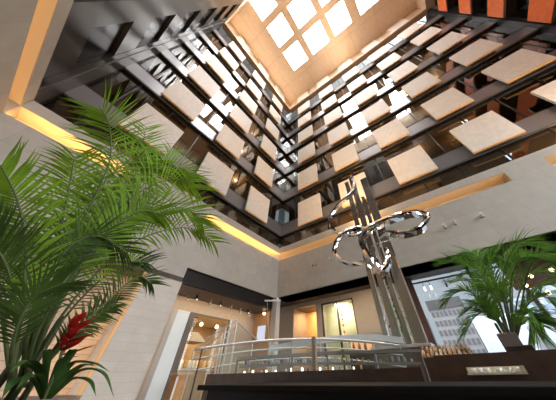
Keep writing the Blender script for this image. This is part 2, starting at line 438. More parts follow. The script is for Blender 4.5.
# fascia above the top line, all round
Side('back').box(MB(), XC, XB+0.3, 0.0, 0.5, ZLINE, ZCEIL).build('fascia', FASCIA, wall_back)
Side('right').box(MB(), YD, YA+0.0, 0.0, 0.5, ZLINE, ZCEIL).build('fascia', FASCIA, wall_right)
Side('left').box(MB(), YD, YA, 0.0, 0.5, ZLINE, ZCEIL).build('fascia', FASCIA, wall_left)
smesh(MB().box(XC, XB, YA-0.14, YA, ZLINE-0.06, ZLINE+0.06), 'trim_1', mat('pale_trim', (0.6, 0.52, 0.42), 0.5))
smesh(MB().box(XB-0.14, XB, YD, YA-0.14, ZLINE-0.06, ZLINE+0.06), 'trim_2', MATS['pale_trim'])

# ceiling with the skylight
PX = [(-2.75, -0.66), (0.10, 2.42), (3.17, 5.58)]
PY = [(-7.10, -5.00), (-3.90, -1.68), (-0.85, 1.56), (2.40, 4.68)]
mb = MB()
xs = [XC-0.5] + [v for p in PX for v in p] + [XB+0.5]
for i in range(0, len(xs), 2): mb.box(xs[i], xs[i+1], YD-0.8, YA+0.5, ZCEIL, ZCEIL+0.35)
ys = [YD-0.8] + [v for p in PY for v in p] + [YA+0.5]
for x0, x1 in PX:
    for i in range(0, len(ys), 2): mb.box(x0, x1, ys[i], ys[i+1], ZCEIL, ZCEIL+0.35)
smesh(mb, 'ceiling', PEACH)
PANE = mat('skylight_pane', (0.9, 0.9, 0.9), 0.4, emit=(0.97, 0.985, 1.0), es=PANE_STRENGTH)
k = 1
for x0, x1 in PX:
    for y0, y1 in PY:
        smesh(MB().box(x0, x1, y0, y1, ZCEIL+0.20, ZCEIL+0.24), 'window_%d' % k, PANE); k += 1
# warm uplights lying on the top ledge
area('cove_uplight', (2.9, YA-0.10, ZLINE+0.12), (0, -0.35, 1), 11.0, 0.08, 250, (1.0, 0.70, 0.44))
area('cove_uplight', (XB-0.10, -1.3, ZLINE+0.12), (-0.35, 0, 1), 0.08, 17.5, 350, (1.0, 0.74, 0.50))

# podium: stone band with the lit niche and its coping
def podium(side, root, a0, a1, st, segs, low, dn, solid):
    S = Side(side)
    S.box(MB(), a0, a1, 0.0, 0.95, COP0, COP1).build('coping', st, root)
    mb = MB()
    S.box(mb, a0, a1, 0.0, 0.95, low, NZ0)
    for s0, s1 in solid: S.box(mb, s0, s1, 0.0, 0.95, NZ0, NZ1)
    mb.build('stone_band', st, root)
    for s0, s1 in segs:
        S.box(MB(), s0, s1, dn, 0.95, NZ0, NZ1).build('niche_back', NICHE, root)
        S.box(MB(), s0, s1, 0.02, dn, NZ1-0.006, NZ1-0.001).build('niche_soffit', NICHE, root)
        S.box(MB(), s0+.05, s1-.05, 0.10, 0.14, NZ0, NZ0+0.02).build('light_strip', LED, root)
podium('back', wall_back, 3.45, XB, ST_X, [(3.38, XB)], 4.35, 0.60, [])
podium('back', wall_back, XC-0.6, 3.45, ST_X, [(XC, 0.2)], 3.96, 0.60, [(XC-0.6, XC), (0.2, 3.38)])
podium('right', wall_right, YD, YA, ST_Y, [(-3.80, YA+0.6), (YD, -4.95)], SOF, 0.60, [(-4.95, -3.80)])
podium('left', wall_left, YD, YA, ST_Y, [(YD, YA)], 4.0, 0.33, [])
L_ = NZ0 + 0.03
area('niche_light', (6.0, YA+0.12, L_), (0, 0.45, 1), 5.2, 0.06, 25, WARM)
area('niche_light', (-1.3, YA+0.12, L_), (0, 0.45, 1), 2.9, 0.06, 14, WARM)
area('niche_light', (XB+0.12, 2.0, L_), (0.45, 0, 1), 0.06, 11.4, 400, WARM)
area('niche_light', (XB+0.12, -7.7, L_), (0.45, 0, 1), 0.06, 5.4, 200, WARM)
area('niche_light', (XC-0.08, -1.2, L_), (-0.25, 0, 1), 0.05, 17.5, 450, WARM)

# floor and the ground outside
FLOOR = mat('floor_stone', (0.30, 0.27, 0.24), 0.25, noise=0.15)
smesh(MB().box(-9, 10.3, -16, 17, -0.2, 0.0), 'floor', FLOOR)

# ---- below the back wall: dark beam, brown soffit, pillar, glazed restaurant front
mb = MB()
mb.box(3.45, XB-0.02, YA+0.12, YA+0.30, 3.86, 4.35)
mb.build('dark_beam', BLACK, wall_back)
MB().box(XC-0.6, 3.45, YA+0.02, YA+0.9, 3.80, 3.96).build('dark_beam', BROWNSOFFIT, wall_back)
MB().box(XC-0.6, XB+0.4, YA+0.30, 9.7, 3.84, 3.98).build('brown_soffit', BROWNSOFFIT, wall_back)
MB().box(3.45, XB, YA+0.05, YA+0.95, 4.33, 4.349).build('black_soffit', BLACK, wall_back)
smesh(MB().box(2.28, 3.48, YA+0.02, 9.45, 0, 3.82), 'wall_pillar', COURSE_X)
smesh(MB().box(XC-0.6, 2.28, 8.75, 9.0, 0, 3.82), 'wall_recess', stone('coursed_warm', 'x', (0.55, 0.44, 0.33), (0.48, 0.385, 0.29), (0.33, 0.25, 0.18), 0.9, 0.16, 0.008))
smesh(MB().box(2.20, 2.275, YA+0.02, YA+0.10, 0, 3.80), 'trim_3', mat('led_edge', (.5, .32, .16), emit=(1.0, 0.48, 0.15), es=0.22))
area('strip_wash', (2.16, YA+0.16, 1.9), (-0.75, 0.75, 0), 0.05, 3.6, 15, WARM)
WARMWALL = mat('warm_plaster', (0.56, 0.45, 0.34), 0.6, noise=0.06)
smesh(MB().box(4.28, 8.9, 9.5, 9.62, 3.34, 3.85).box(7.18, 8.9, 9.5, 9.62, 0, 3.34), 'wall_restaurant', WARMWALL)
smesh(MB().box(8.86, 8.96, 8.35, 9.5, 0, 3.95), 'wall_return', mat('warm_return', (0.55, 0.33, 0.17), 0.5))
smesh(MB().box(8.52, 8.84, 7.62, 7.94, 0, SOF+0.05), 'wall_column', mat('pale_column', (0.55, 0.53, 0.48), 0.4))
# glazed door and window of the restaurant
d1 = struct('door_1', (4.8, 9.5, 0))
MB().box(4.30, 4.50, 9.46, 9.56, 0, 3.34).build('jamb', mat('jamb_pale', (0.55, 0.52, 0.48), 0.5), d1)
MB().box(3.9, 4.30, 9.47, 9.56, 0, 3.85).build('return', WARMWALL, d1)
MB().box(4.50, 5.05, 9.49, 9.51, 0.0, 3.30).build('frosted_pane', mat('frosted', (0.50, 0.54, 0.54), 0.35, emit=(0.95, 1.0, 1.0), es=0.2), d1)
MB().box(4.50, 5.05, 9.47, 9.53, 3.28, 3.34).build('head_rail', WHITE, d1)
MB().box(5.05, 5.28, 9.44, 9.56, 0, 3.34).build('mullion', mat('brown_frame', (0.16, 0.13, 0.11), 0.4), d1)
w1 = struct('window_20', (6.2, 9.5, 0))
MB().box(5.28, 7.18, 9.50, 9.515, 0, 3.30).build('pane', CLEAR, w1)
MB().box(5.28, 7.18, 9.46, 9.54, 3.28, 3.34).box(7.14, 7.20, 9.46, 9.54, 0, 3.34).build('frame', MATS['brown_frame'], w1)
# restaurant interior
smesh(MB().box(2.4, 9.0, 13.5, 13.7, 0, 3.9), 'wall_kitchen', mat('kitchen_wall', (0.60, 0.42, 0.24), 0.6, noise=0.25, nscale=1.5))
smesh(MB().box(2.2, 2.4, 9.6, 13.6, 0, 3.9), 'wall_side', WARMWALL)
smesh(MB().box(9.0, 9.2, 9.5, 13.6, 0, 3.9), 'wall_end', WARMWALL)
smesh(MB().box(2.2, 9.2, 9.62, 13.7, 3.60, 3.8), 'ceiling_restaurant', mat('restaurant_ceiling', (0.72, 0.55, 0.36), 0.6))
area('restaurant_light', (5.8, 11.4, 3.55), (0, 0, -1), 4.5, 2.5, 170, (1.0, 0.76, 0.50))

# ---- below the right wall: set back shop fronts, then the tall window to the street
MB().box(XB, 10.35, YD, 9.4, SOF, SOF+0.06).build('dark_soffit', mat('dark_brown_soffit', (0.045, 0.03, 0.026), 0.5), wall_right)
LX = 10.2
LOW = mat('low_wall', (0.50, 0.425, 0.34), 0.6, noise=0.05)
mb = MB()
mb.box(LX, LX+0.15, 7.75, 9.4, 0, SOF)
mb.box(LX, LX+0.15, 5.88, 6.22, 0, SOF)
mb.box(LX, LX+0.15, 1.38, 4.04, 0, SOF)
mb.box(LX, LX+0.15, 4.04, 5.88, 4.08, SOF).box(LX, LX+0.15, 6.22, 7.75, 4.10, SOF)
smesh(mb, 'wall_shop', LOW)
al = struct('wall_alcove')
MB().box(LX+1.4, LX+1.5, 6.0, 7.9, 0, 4.2).build('back', mat('alcove_gold', (0.72, 0.47, 0.22), 0.5, noise=0.2, nscale=1.2), al)
MB().box(LX+0.15, LX+1.5, 7.76, 7.9, 0, 4.2).build('cheek', LOW, al)
MB().box(LX+0.15, LX+1.5, 6.06, 6.21, 0, 4.2).build('cheek', LOW, al)
MB().box(LX+0.10, LX+1.5, 6.1, 7.9, 4.10, 4.2).build('soffit', BROWNSOFFIT, al)
area('alcove_light', (LX+0.8, 6.98, 4.05), (0.2, 0, -1), 0.8, 0.9, 36, (1.0, 0.66, 0.34))
w2 = struct('window_21')
MB().box(LX+0.04, LX+0.06, 4.05, 5.87, 0, 4.06).build('pane', glass('pale_glass', (0.93, 0.95, 0.88), 1.0, 0.05, 1.5), w2)
MB().box(LX, LX+0.10, 4.93, 4.99, 0, 4.06).box(LX, LX+0.1, 5.82, 5.88, 0, 4.08).box(LX, LX+.1, 4.04, 4.09, 0, 4.08).box(LX, LX+.1, 4.04, 5.88, 4.02, 4.08).build('frame', FRAME, w2)
smesh(MB().box(LX+0.7, LX+0.8, 3.6, 6.3, 0, 4.2), 'wall_display', mat('display_back', (0.74, 0.69, 0.52), 0.6, noise=0.15, nscale=1.2))
smesh(MB().box(LX+0.15, LX+0.7, 3.9, 6.05, 4.09, 4.2), 'ceiling_display', WHITE)
area('display_light', (LX+0.42, 4.95, 4.06), (0.3, 0, -1), 0.3, 1.6, 80, (1.0, 0.90, 0.74))
# fill lights added under the soffits to brighten the walls below
area('soffit_fill', (9.35, 3.4, SOF-0.01), (0.25, 0, -1), 0.3, 8.5, 75, (1.0, 0.74, 0.48))
area('soffit_fill', (6.1, 8.9, 3.82), (0, 0.3, -1), 4.6, 0.25, 22, (1.0, 0.76, 0.52))
# street window
w3 = struct('window_22')
MB().box(LX+0.05, LX+0.07, YD, 1.36, 0.9, SOF).build('pane', glass('street_glass', (0.86, 0.9, 0.92), 1.0, 0.01, 1.45), w3)
mb = MB()
for yy in (1.30, -1.05, -2.30, -4.2, -6.2, -8.2): mb.box(LX, LX+0.14, yy-0.05, yy+0.05, 0, SOF)
mb.build('frame', FRAME, w3)
MB().box(LX, LX+0.12, YD, 1.36, 0, 0.9).build('sill_wall', BROWNSOFFIT, w3)
MB().box(LX-0.02, LX+0.12, 1.10, 1.40, 0, SOF).build('jamb', mat('jamb_brown', (0.10, 0.05, 0.04), 0.5), w3)
MB().box(LX-0.04, LX+0.02, YD, -2.0, 3.30, SOF).build('header_panel', BROWNSOFFIT, w3)

# ------------------------------------------------------------------ facade panels
ORD = ['lowest', 'second', 'third', 'fourth', 'fifth', 'sixth', 'topmost']
def facade_panel(side, r, c):
    S = Side(side)
    u = 1.476 + 3.304*c
    if side == 'back': a1 = XB-u; a0 = a1-1.841
    else: a1 = YA-u; a0 = a1-1.841
    z0 = ZR + H*r; z1 = z0 + (2.058 if r < 6 else 2.30)
    z0 += 0.02
    if side == 'back': loc = ((a0+a1)/2, YA, z0)
    else: loc = (XB, (a0+a1)/2, z0)
    colw = ['nearest the corner', 'second from the corner', 'third from the corner', 'fourth from the corner', 'fifth from the corner'][c]
    wall = 'left' if side == 'back' else 'right'
    rowt = ORD[r] + ' row' + (' up' if 0 < r < 6 else '')
    tone = 'cream stone panel' if r < 6 else 'pale cream panel under the ceiling'
    t = thing('facade_panel', loc, '%s on the %s facade, %s, %s' % (tone, wall, rowt, colw), 'panel', 'stone panels on the %s facade' % wall)
    S.box(MB(), a0, a1, -0.02 if r < 6 else -0.14, 0.09 if r < 6 else 0.0, z0+0.055, z1).build('slab', PANEL, t)
    S.box(MB(), a0, a1, -0.015 if r < 6 else -0.13, 0.085 if r < 6 else 0.0, z0, z0+0.055).build('bottom_glow', PANEL_EDGE_GLOW, t)
    if r < 6:
        for aa in (a0+0.35, a1-0.35):
            S.box(MB(), aa-0.05, aa+0.05, 0.09, 0.30, z0+0.15, z0+0.30).build('bracket', FRAME, t)
for c in range(3):
    for r in range(7): facade_panel('back', r, c)
for c in range(5):
    for r in range(7): facade_panel('right', r, c)

# lamps in the rooms behind the facades
DOWN = [('right', 0, -2.3, 1.6), ('right', 1, -4.6, 1.6), ('right', 2, -4.2, 1.5), ('right', 3, -5.3, 1.6), ('right', 0, -4.6, 1.7), ('right', 2, -6.4, 1.7),
        ('right', 1, 3.0, 1.5), ('back', 1, 4.7, 1.5), ('back', 0, 5.0, 1.5), ('back', 2, 5.1, 1.5), ('right', 2, 2.5, 1.5), ('right', 4, -4.2, 1.6)]
for i, (sd, r, a, d) in enumerate(DOWN):
    z = ZR + H*(r+1) + 0.10 - 0.22
    loc = (a, YA+d, z) if sd == 'back' else (XB+d, a, z)
    o = MB().lathe([(0.10, z-0.05), (0.09, z)], loc[0], loc[1], 12).build('ceiling_lamp', LAMP)
    tag(o, 'small warm ceiling lamp behind the %s facade, %s storey, %s' % ('left' if sd == 'back' else 'right', ORD[r], ['toward the corner', 'near the middle', 'toward the far end'][0 if (a > 0) else (1 if a > -4.4 else 2)]), 'lamp', 'room lamps behind the facades')
    pl = bpy.data.lights.new('room_light', 'POINT'); pl.energy = 25; pl.color = (1, .7, .4); pl.shadow_soft_size = 0.1
    po = bpy.data.objects.new('room_light', pl); COL.objects.link(po); po.location = (loc[0], loc[1], z-0.25)

# ------------------------------------------------------------------ spotlights
def rod(p, q, r, k=8): return MB().tube([p, q], r, k)
SP = [(4.35, 8.75), (4.60, 8.50), (5.52, 8.89), (5.79, 8.52), (6.64, 8.81), (7.29, 8.92), (7.55, 8.60), (7.95, 8.95)]
SN = ['first from the stone pillar', 'second from the stone pillar', 'third from the stone pillar', 'fourth from the stone pillar', 'fifth from the stone pillar', 'sixth from the stone pillar', 'second from the corner column', 'nearest the corner column']
for i, (x, y) in enumerate(SP):
    big = i in (1, 3, 6)
    t = thing('spotlight', (x, y, 3.84), 'small black spotlight under the brown soffit, ' + SN[i], 'spotlight', 'spotlights under the brown soffit')
    rod((x, y, 3.84), (x, y, 3.70), 0.012).build('stem', FRAME, t)
    r = 0.055 if big else 0.04
    MB().tube([(x, y+0.05, 3.72), (x, y-0.02, 3.58)], [r, r*1.15], 12).build('head', FRAME, t)
    MB().tube([(x, y-0.021, 3.578), (x, y-0.026, 3.572)], r*0.6, 12).build('lens', mat('spot_lens', (1, .9, .8), emit=(1.0, 0.85, 0.65), es=0.9), t)
t = thing('spotlight', (8.6, 8.53, 3.84), 'warm glowing spotlight under the brown soffit beside the corner column', 'spotlight', 'spotlights under the brown soffit')
rod((8.6, 8.53, 3.84), (8.6, 8.53, 3.75), 0.012).build('stem', FRAME, t)
MB().lathe([(0.06, 3.66), (0.075, 3.75)], 8.6, 8.53, 12).build('head', LAMP, t)
for i, (y, z, txt) in enumerate([(5.36, 5.55, 'left one of the close pair'), (5.14, 5.55, 'right one of the close pair'), (4.22, 5.56, 'just left of the mirrored ribbon'), (-1.0, 5.47, 'first one right of the ribbon loop'), (-1.37, 5.50, 'second one right of the ribbon loop'), (-2.24, 5.47, 'last one toward the right edge')]):
    t = thing('wall_spotlight', (XB, y, z), 'small spotlight on the right stone band, ' + txt, 'spotlight', 'spotlights on the right stone band')
    MB().box(XB-0.02, XB, y-0.04, y+0.04, z-0.05, z+0.05).build('wall_plate', STEEL, t)
    rod((XB-0.01, y, z), (XB-0.16, y, z), 0.012).build('arm', STEEL, t)
    MB().tube([(XB-0.16, y, z+0.07), (XB-0.17, y, z-0.10)], 0.04, 12).build('head', mat('lamp_body', (0.45, 0.40, 0.34), 0.4), t)
    if i in (2, 3, 5): MB().tube([(XB-0.16, y, z+0.075), (XB-0.16, y, z+0.08)], 0.036, 12).build('lens', LAMPW, t)
# bulbs under the dark soffit by the right palm, and the track at the street window
for i, (y, z, txt) in enumerate([(-3.02, 3.57, 'at the right edge of the view'), (-2.47, 3.51, 'just left of the brightest one'), (-2.19, 3.28, 'above the middle of the palm'), (-2.55, 2.99, 'lowest, at the right of the palm'), (-1.82, 3.50, 'behind the left palm fronds')]):
    t = thing('pendant_bulb', (9.6, y, SOF), 'small glowing bulb hanging near the right palm, ' + txt, 'lamp', 'bulbs near the right palm')
    rod((9.6, y, SOF), (9.6, y, z+0.06), 0.006).build('cord', FRAME, t)
    MB().lathe([(0.01, z-0.06), (0.05, z-0.03), (0.06, z), (0.05, z+0.04), (0.02, z+0.07)], 9.6, y, 12).build('bulb', LAMP, t, smooth=True)
t = thing('light_track', (9.7, -0.3, 3.95), 'long black lighting track across the top of the street window', 'light track')
MB().box(9.66, 9.72, -1.9, 1.30, 3.97, 4.02).build('rail', FRAME, t)
for y in (0.68, 0.44, -0.10):
    rod((9.69, y, 3.97), (9.69, y, 3.80), 0.01).build('drop_rod', FRAME, t)
    MB().tube([(9.69, y, 3.80), (9.66, y, 3.66)], [0.03, 0.036], 12).build('lamp_head', LAMPW if y > 0.2 else FRAME, t)
for y in (-1.5, 1.2): rod((9.69, y, 4.02), (9.69, y, SOF), 0.01).build('hanger', FRAME, t)

# ------------------------------------------------------------------ the mirrored sculpture
t = thing('ribbon_sculpture', (5.86, 1.25, 0), 'tall mirrored steel sculpture with looping ribbon and upright polished fins', 'sculpture')
MB().box(5.62, 6.10, 0.72, 1.95, 0, 1.66).build('plinth', mat('plinth', (0.2, 0.18, 0.16), 0.3), t)
MB().box(5.58, 6.12, 0.70, 1.98, 1.66, 1.71).build('plinth_top', mat('plinth_white', (0.7, 0.69, 0.66), 0.35), t)
for (y0, y1, zt, x) in ((1.53, 1.68, 7.20, 5.80), (1.28, 1.47, 7.45, 5.86), (1.10, 1.22, 6.2, 5.92), (0.79, 1.05, 7.12, 5.95)):
    mb = MB(); n0 = 0
    # flat upright blade whose head is rounded over
    prof = [(1.70, 0), (zt-0.25, 0), (zt-0.12, 0.02), (zt-0.03, 0.07), (zt, 0.14)]
    for z, dx in prof:
        mb.v += [(x-0.05-dx*0.5, y0, z), (x-0.05-dx*0.5, y1, z), (x+0.05-dx, y1, z+0.02), (x+0.05-dx, y0, z+0.02)]
    for i in range(len(prof)-1):
        for j in range(4): mb.f.append([i*4+j, i*4+(j+1) % 4, (i+1)*4+(j+1) % 4, (i+1)*4+j])
    mb.f.append([0, 1, 2, 3]); mb.f.append([(len(prof)-1)*4+j for j in range(4)])
    mb.build('fin', FINMETAL, t)
    MB().box(x-0.062, x-0.05, y0-0.008, y0+0.022, 1.71, min(zt-0.3, 4.2)).build('edge_glint', MIRROR, t)  # mirror strip added to imitate a bright reflection along the fin edge
RA = [(5.85, 1.39, 7.55), (5.82, 1.31, 7.02), (5.68, 1.47, 6.49), (5.49, 1.94, 6.06), (5.37, 2.33, 5.63), (5.29, 2.43, 5.18), (5.34, 2.22, 4.75), (5.5, 1.9, 4.6), (5.73, 1.51, 4.72)]
RB = [(5.84, 1.17, 4.81), (5.67, 1.55, 4.86), (5.43, 1.99, 4.71), (5.27, 2.29, 4.37), (5.2, 2.37, 4.03), (5.28, 2.23, 3.75), (5.43, 1.97, 3.64), (5.61, 1.6, 3.63)]
RC = [(5.68, 0.95, 3.88), (5.58, 0.94, 3.59), (5.46, 1.03, 3.32), (5.38, 1.22, 3.23), (5.29, 1.39, 3.61), (5.28, 1.47, 4.1), (5.38, 1.22, 4.49), (5.59, 0.65, 4.71), (5.88, -0.06, 4.86), (6.06, -0.45, 4.7), (6.0, -0.14, 4.34), (5.79, 0.39, 4.23), (5.67, 0.73, 4.36), (5.67, 1.0, 4.29)]
def ribbon(pts, wid, thick, n, name, parent):
    P = spline(pts, n); mb = MB()
    for i, p in enumerate(P):
        tg = (P[min(i+1, n)]-P[max(i-1, 0)]).normalized()
        side = Vector((1, 0.25, 0.1)); side = (side - tg*side.dot(tg)).normalized()
        tw = math.sin(i/n*math.pi*3)*0.3 + random.uniform(-0.16, 0.16)
        nr = tg.cross(side)
        a = side*math.cos(tw)+nr*math.sin(tw); b = -side*math.sin(tw)+nr*math.cos(tw)
        tp = 0.75 + 0.25*math.sin(i/n*math.pi)
        for s1, s2 in ((-1, -.6), (1, -.6), (1.15, 0), (1, .6), (-1, .6), (-1.15, 0)):
            mb.v.append(tuple(p + a*s1*wid*tp + b*s2*thick*tp))
    for i in range(n):
        for j in range(6): mb.f.append([i*6+j, i*6+(j+1) % 6, (i+1)*6+(j+1) % 6, (i+1)*6+j])
    mb.f.append(list(range(6))); mb.f.append([n*6+j for j in range(6)])
    mb.build(name, MIRROR, parent, smooth=False)
ribbon(RA, 0.085, 0.10, 30, 'ribbon', t)
ribbon(RB, 0.095, 0.11, 26, 'ribbon', t)
ribbon(RC, 0.115, 0.135, 44, 'ribbon', t)
rod((5.85, 0.72, 4.22), (5.85, 1.3, 4.22), 0.012).build('tie_rod', STEEL, t)

# ------------------------------------------------------------------ palms
LEAF_SHADE = leafmat('palm_leaf_shade', (0.055, 0.105, 0.014), 0.3)  # lower fronds: shade at the palm's foot put into the leaf colour
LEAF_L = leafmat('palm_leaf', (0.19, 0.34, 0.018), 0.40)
LEAF_R = leafmat('palm_leaf_soft', (0.16, 0.32, 0.05), 0.35)
STEM_D = mat('palm_trunk', (0.06, 0.07, 0.025), 0.6, noise=0.3)
STEM = mat('palm_stem', (0.085, 0.115, 0.03), 0.6, noise=0.3)
def frond(pts, ll, parent, leaf, npairs=34, wid=0.016, rad=0.012, droop=0.5, face=None):
    n = 40
    P = spline(pts, n)
    rach = MB().tube([P[i] for i in range(0, n+1, 2)], [rad*(1-0.8*i/n)+0.0015 for i in range(0, n+1, 2)], 6)
    mb = MB()
    for i in range(npairs):
        u = (0.30 if ll < 0.6 else 0.24) + 0.70*(i+0.5)/npairs
        f = u*n; k = min(int(f), n-1); p = P[k].lerp(P[k+1], f-k)
        tg = (P[min(k+2, n)]-P[max(k-1, 0)]).normalized()
        side = tg.cross(face if face else Vector((0, 0, 1)))
        if side.length < 0.15: side = tg.cross(Vector((0.6, 0.8, 0)))
        side.normalize(); upn = side.cross(tg).normalized()
        prof = math.sin(min(1.0, (u-0.18)/0.5)*math.pi/2)*(1.0 if u < 0.7 else 1.0-(u-0.7)*0.95)
        for sg in (-1, 1):
            ang = math.radians(68 - 38*u + random.uniform(-4, 4))
            L = ll*prof*random.uniform(0.86, 1.1)
            d0 = (side*sg*math.sin(ang) + tg*math.cos(ang) + upn*random.uniform(0.10, 0.38)).normalized()
            wv = d0.cross(upn).normalized()
            wv = (wv + upn*random.uniform(-0.2, 0.2)).normalized()
            segs = 5; q = p.copy(); d = d0.copy(); n0 = len(mb.v)
            for s in range(segs+1):
                x = s/segs
                ww = wid*(0.45+1.6*x if x < 0.34 else 1.0-(x-0.34)/0.66*0.98)
                mid = d.cross(wv).normalized()*ww*0.35
                mb.v += [tuple(q-wv*ww), tuple(q+mid), tuple(q+wv*ww)]
                q = q + d*(L/segs)
                d = (d + Vector((0, 0, -1))*droop*(0.10+0.30*x)).normalized()
            for s in range(segs):
                b = n0+s*3
                mb.f.append([b, b+1, b+4, b+3]); mb.f.append([b+1, b+2, b+5, b+4])
    fr = mb.build('frond', leaf, parent, smooth=True)
    ro = rach.build('rachis', STEM, fr, smooth=True)
    return fr
t = thing('palm_plant', (0.30, 2.12, 0), 'large dark green feathery palm rising at the left in front of the warm stone wall', 'palm')
for i in range(5):
    a = i*1.256; bx, by = 0.30+0.07*math.cos(a), 2.12+0.05*math.sin(a)
    MB().tube([(bx, by, 1.12), (bx-0.01, by, 1.32), (bx-0.04+0.03*math.cos(a), by-0.01, 1.55)], [0.016, 0.014, 0.010], 8).build('trunk', STEM_D, t, smooth=True)
for pts, ll, wd in LEFT_FRONDS: frond(pts, ll, t, LEAF_L if wd > 0.0075 else LEAF_SHADE, 34, wd, 0.008, 0.5, (Vector(pts[-2])-Vector((0, 0, CAMZ))).normalized()*0.65 + Vector((0, 0, 0.35)))
t = thing('planter', (0.32, 2.14, 0), 'pale terracotta planter holding the big left palm and the red bromeliad', 'planter')
MB().lathe([(0.19, 0.0), (0.22, 0.05), (0.25, 0.9), (0.28, 1.10), (0.295, 1.11), (0.295, 1.185), (0.27, 1.185), (0.26, 1.10)], 0.32, 2.14, 28).build('pot', mat('terracotta', (0.30, 0.22, 0.17), 0.6, noise=0.1), t, smooth=True)
MB().lathe([(0.255, 1.08), (0.25, 1.12)], 0.32, 2.14, 24).build('soil', mat('soil', (0.03, 0.02, 0.014), 0.9), t)

# red bromeliad in the same planter
BL = [[(0.415,1.905,1.18),(0.472,1.83,1.285),(0.551,1.745,1.275),(0.629,1.654,1.182)],[(0.423,1.904,1.18),(0.417,1.843,1.309),(0.487,1.764,1.316),(0.561,1.679,1.282)],[(0.415,1.905,1.18),(0.388,1.85,1.293),(0.378,1.791,1.363),(0.353,1.734,1.367)],[(0.407,1.907,1.18),(0.319,1.863,1.285),(0.238,1.814,1.32),(0.204,1.758,1.283)],[(0.407,1.907,1.18),(0.324,1.862,1.3),(0.282,1.808,1.359),(0.261,1.751,1.363)],[(0.427,1.903,1.18),(0.458,1.834,1.253),(0.511,1.757,1.244),(0.553,1.681,1.192)],[(0.4,1.909,1.18),(0.303,1.865,1.256),(0.245,1.814,1.244),(0.238,1.754,1.201)],[(0.423,1.904,1.18),(0.43,1.84,1.262),(0.459,1.772,1.307),(0.491,1.7,1.306)],[(0.415,1.905,1.18),(0.378,1.852,1.285),(0.367,1.793,1.33),(0.405,1.723,1.344)],[(0.4,1.909,1.18),(0.298,1.866,1.285),(0.228,1.816,1.305),(0.178,1.761,1.303)],[(0.415,1.905,1.18),(0.338,1.859,1.256),(0.285,1.808,1.27),(0.262,1.75,1.224)]]
STRAP = leafmat('strap_leaf', (0.055, 0.125, 0.025), 0.2)
RED = leafmat('red_bract', (0.42, 0.018, 0.014), 0.25)
def strap(pts, wid, name, m_, parent):
    n = 14; P = spline(pts, n); mb = MB()
    for i, p in enumerate(P):
        tg = (P[min(i+1, n)]-P[max(i-1, 0)]).normalized(); s = tg.cross(Vector((0, 0, 1)))
        if s.length < .1: s = Vector((0.8, -0.6, 0))
        s.normalize(); u = i/n; ww = wid*(0.8+0.4*math.sin(u*math.pi))*(1 if u < .6 else 1-((u-.6)/.4)**1.6*0.97)
        nm = s.cross(tg)*ww*0.45
        mb.v += [tuple(p-s*ww+nm), tuple(p), tuple(p+s*ww+nm)]
    for i in range(n):
        b = i*3; mb.f.append([b, b+1, b+4, b+3]); mb.f.append([b+1, b+2, b+5, b+4])
    return mb.build(name, m_, parent, smooth=True)
t = thing('bromeliad', (0.41, 1.905, 1.12), 'bromeliad with a red flower spike and strap leaves at the foot of the left palm', 'plant')
for p in BL: strap(p, 0.017, 'leaf', STRAP, t)
SPK = spline([(0.41,1.89,1.16),(0.375,1.865,1.30),(0.352,1.868,1.37),(0.336,1.87,1.44),(0.322,1.872,1.50)], 10)
MB().tube(SPK, [0.007]*8+[0.006, 0.005, 0.003], 8).build('flower_stalk', STEM, t)
for i in range(16):
    k = 4.2 + i*0.37; p = SPK[min(10, int(k))].lerp(SPK[min(10, int(k)+1)], k-int(k))
    a = i*2.4; d = Vector((math.cos(a)*0.75+0.25, math.sin(a)*0.75-0.2, 0)); L = 0.115 - i*0.003
    strap([p, p+d*L*0.5+Vector((0, 0, 0.020)), p+d*L*1.05+Vector((0, 0, 0.055))], 0.017, 'bract', RED, t)

t = thing('palm_plant', (5.0, -0.85, 0), 'green feathery palm on the right in front of the street window', 'palm')
for i in range(4):
    a = i*1.57; bx, by = 5.5+0.06*math.cos(a), -0.55+0.06*math.sin(a)
    MB().tube([(bx, by, 0.6), (bx, by, 1.2), (bx+0.05*math.cos(a), by, 1.9)], [0.04, 0.035, 0.02], 8).build('trunk', STEM, t, smooth=True)
for pts, ll, wd in RIGHT_FRONDS: frond(pts, ll, t, LEAF_R, 46, 0.013, 0.013, 0.8)
t = thing('planter', (5.5, -0.55, 0), 'dark round planter under the right palm behind the brown bar divider', 'planter')
MB().lathe([(0.22, 0), (0.30, 0.6), (0.33, 0.66), (0.29, 0.66), (0.28, 0.58)], 5.5, -0.55, 24).build('pot', mat('dark_pot', (0.06, 0.05, 0.045), 0.5), t, smooth=True)

# slim bush behind the fins of the sculpture
t = thing('leafy_bush', (7.6, 1.6, 0), 'slim green bush growing behind the polished fins of the sculpture', 'bush')
MB().lathe([(0.2, 0), (0.26, 0.5), (0.24, 0.5), (0.2, 0.45)], 7.6, 1.6, 16).build('pot', MATS['dark_pot'], t)
mb = MB()
for i in range(420):
    z = random.uniform(1.1, 3.7); rr = random.uniform(0, 0.42)*(0.4+0.6*math.sin((z-0.9)/2.9*math.pi)); a = random.uniform(0, 6.283)
    p = Vector((7.6+rr*math.cos(a), 1.6+rr*math.sin(a), z)); d = Vector((random.uniform(-1, 1), random.uniform(-1, 1), random.uniform(-.4, .6))).normalized(); s = d.cross(Vector((0, 0, 1))).normalized()
    mb.quad(p, p+d*.06+s*.03, p+d*.13, p+d*.06-s*.03)
mb.build('foliage', leafmat('bush_leaf', (0.08, 0.17, 0.04), 0.3), t)
MB().tube([(7.6, 1.6, 0.4), (7.62, 1.58, 2.0), (7.6, 1.6, 3.4)], [0.03, 0.02, 0.008], 6).build('stem', mat('bark', (0.1, 0.07, 0.04), 0.8), t)

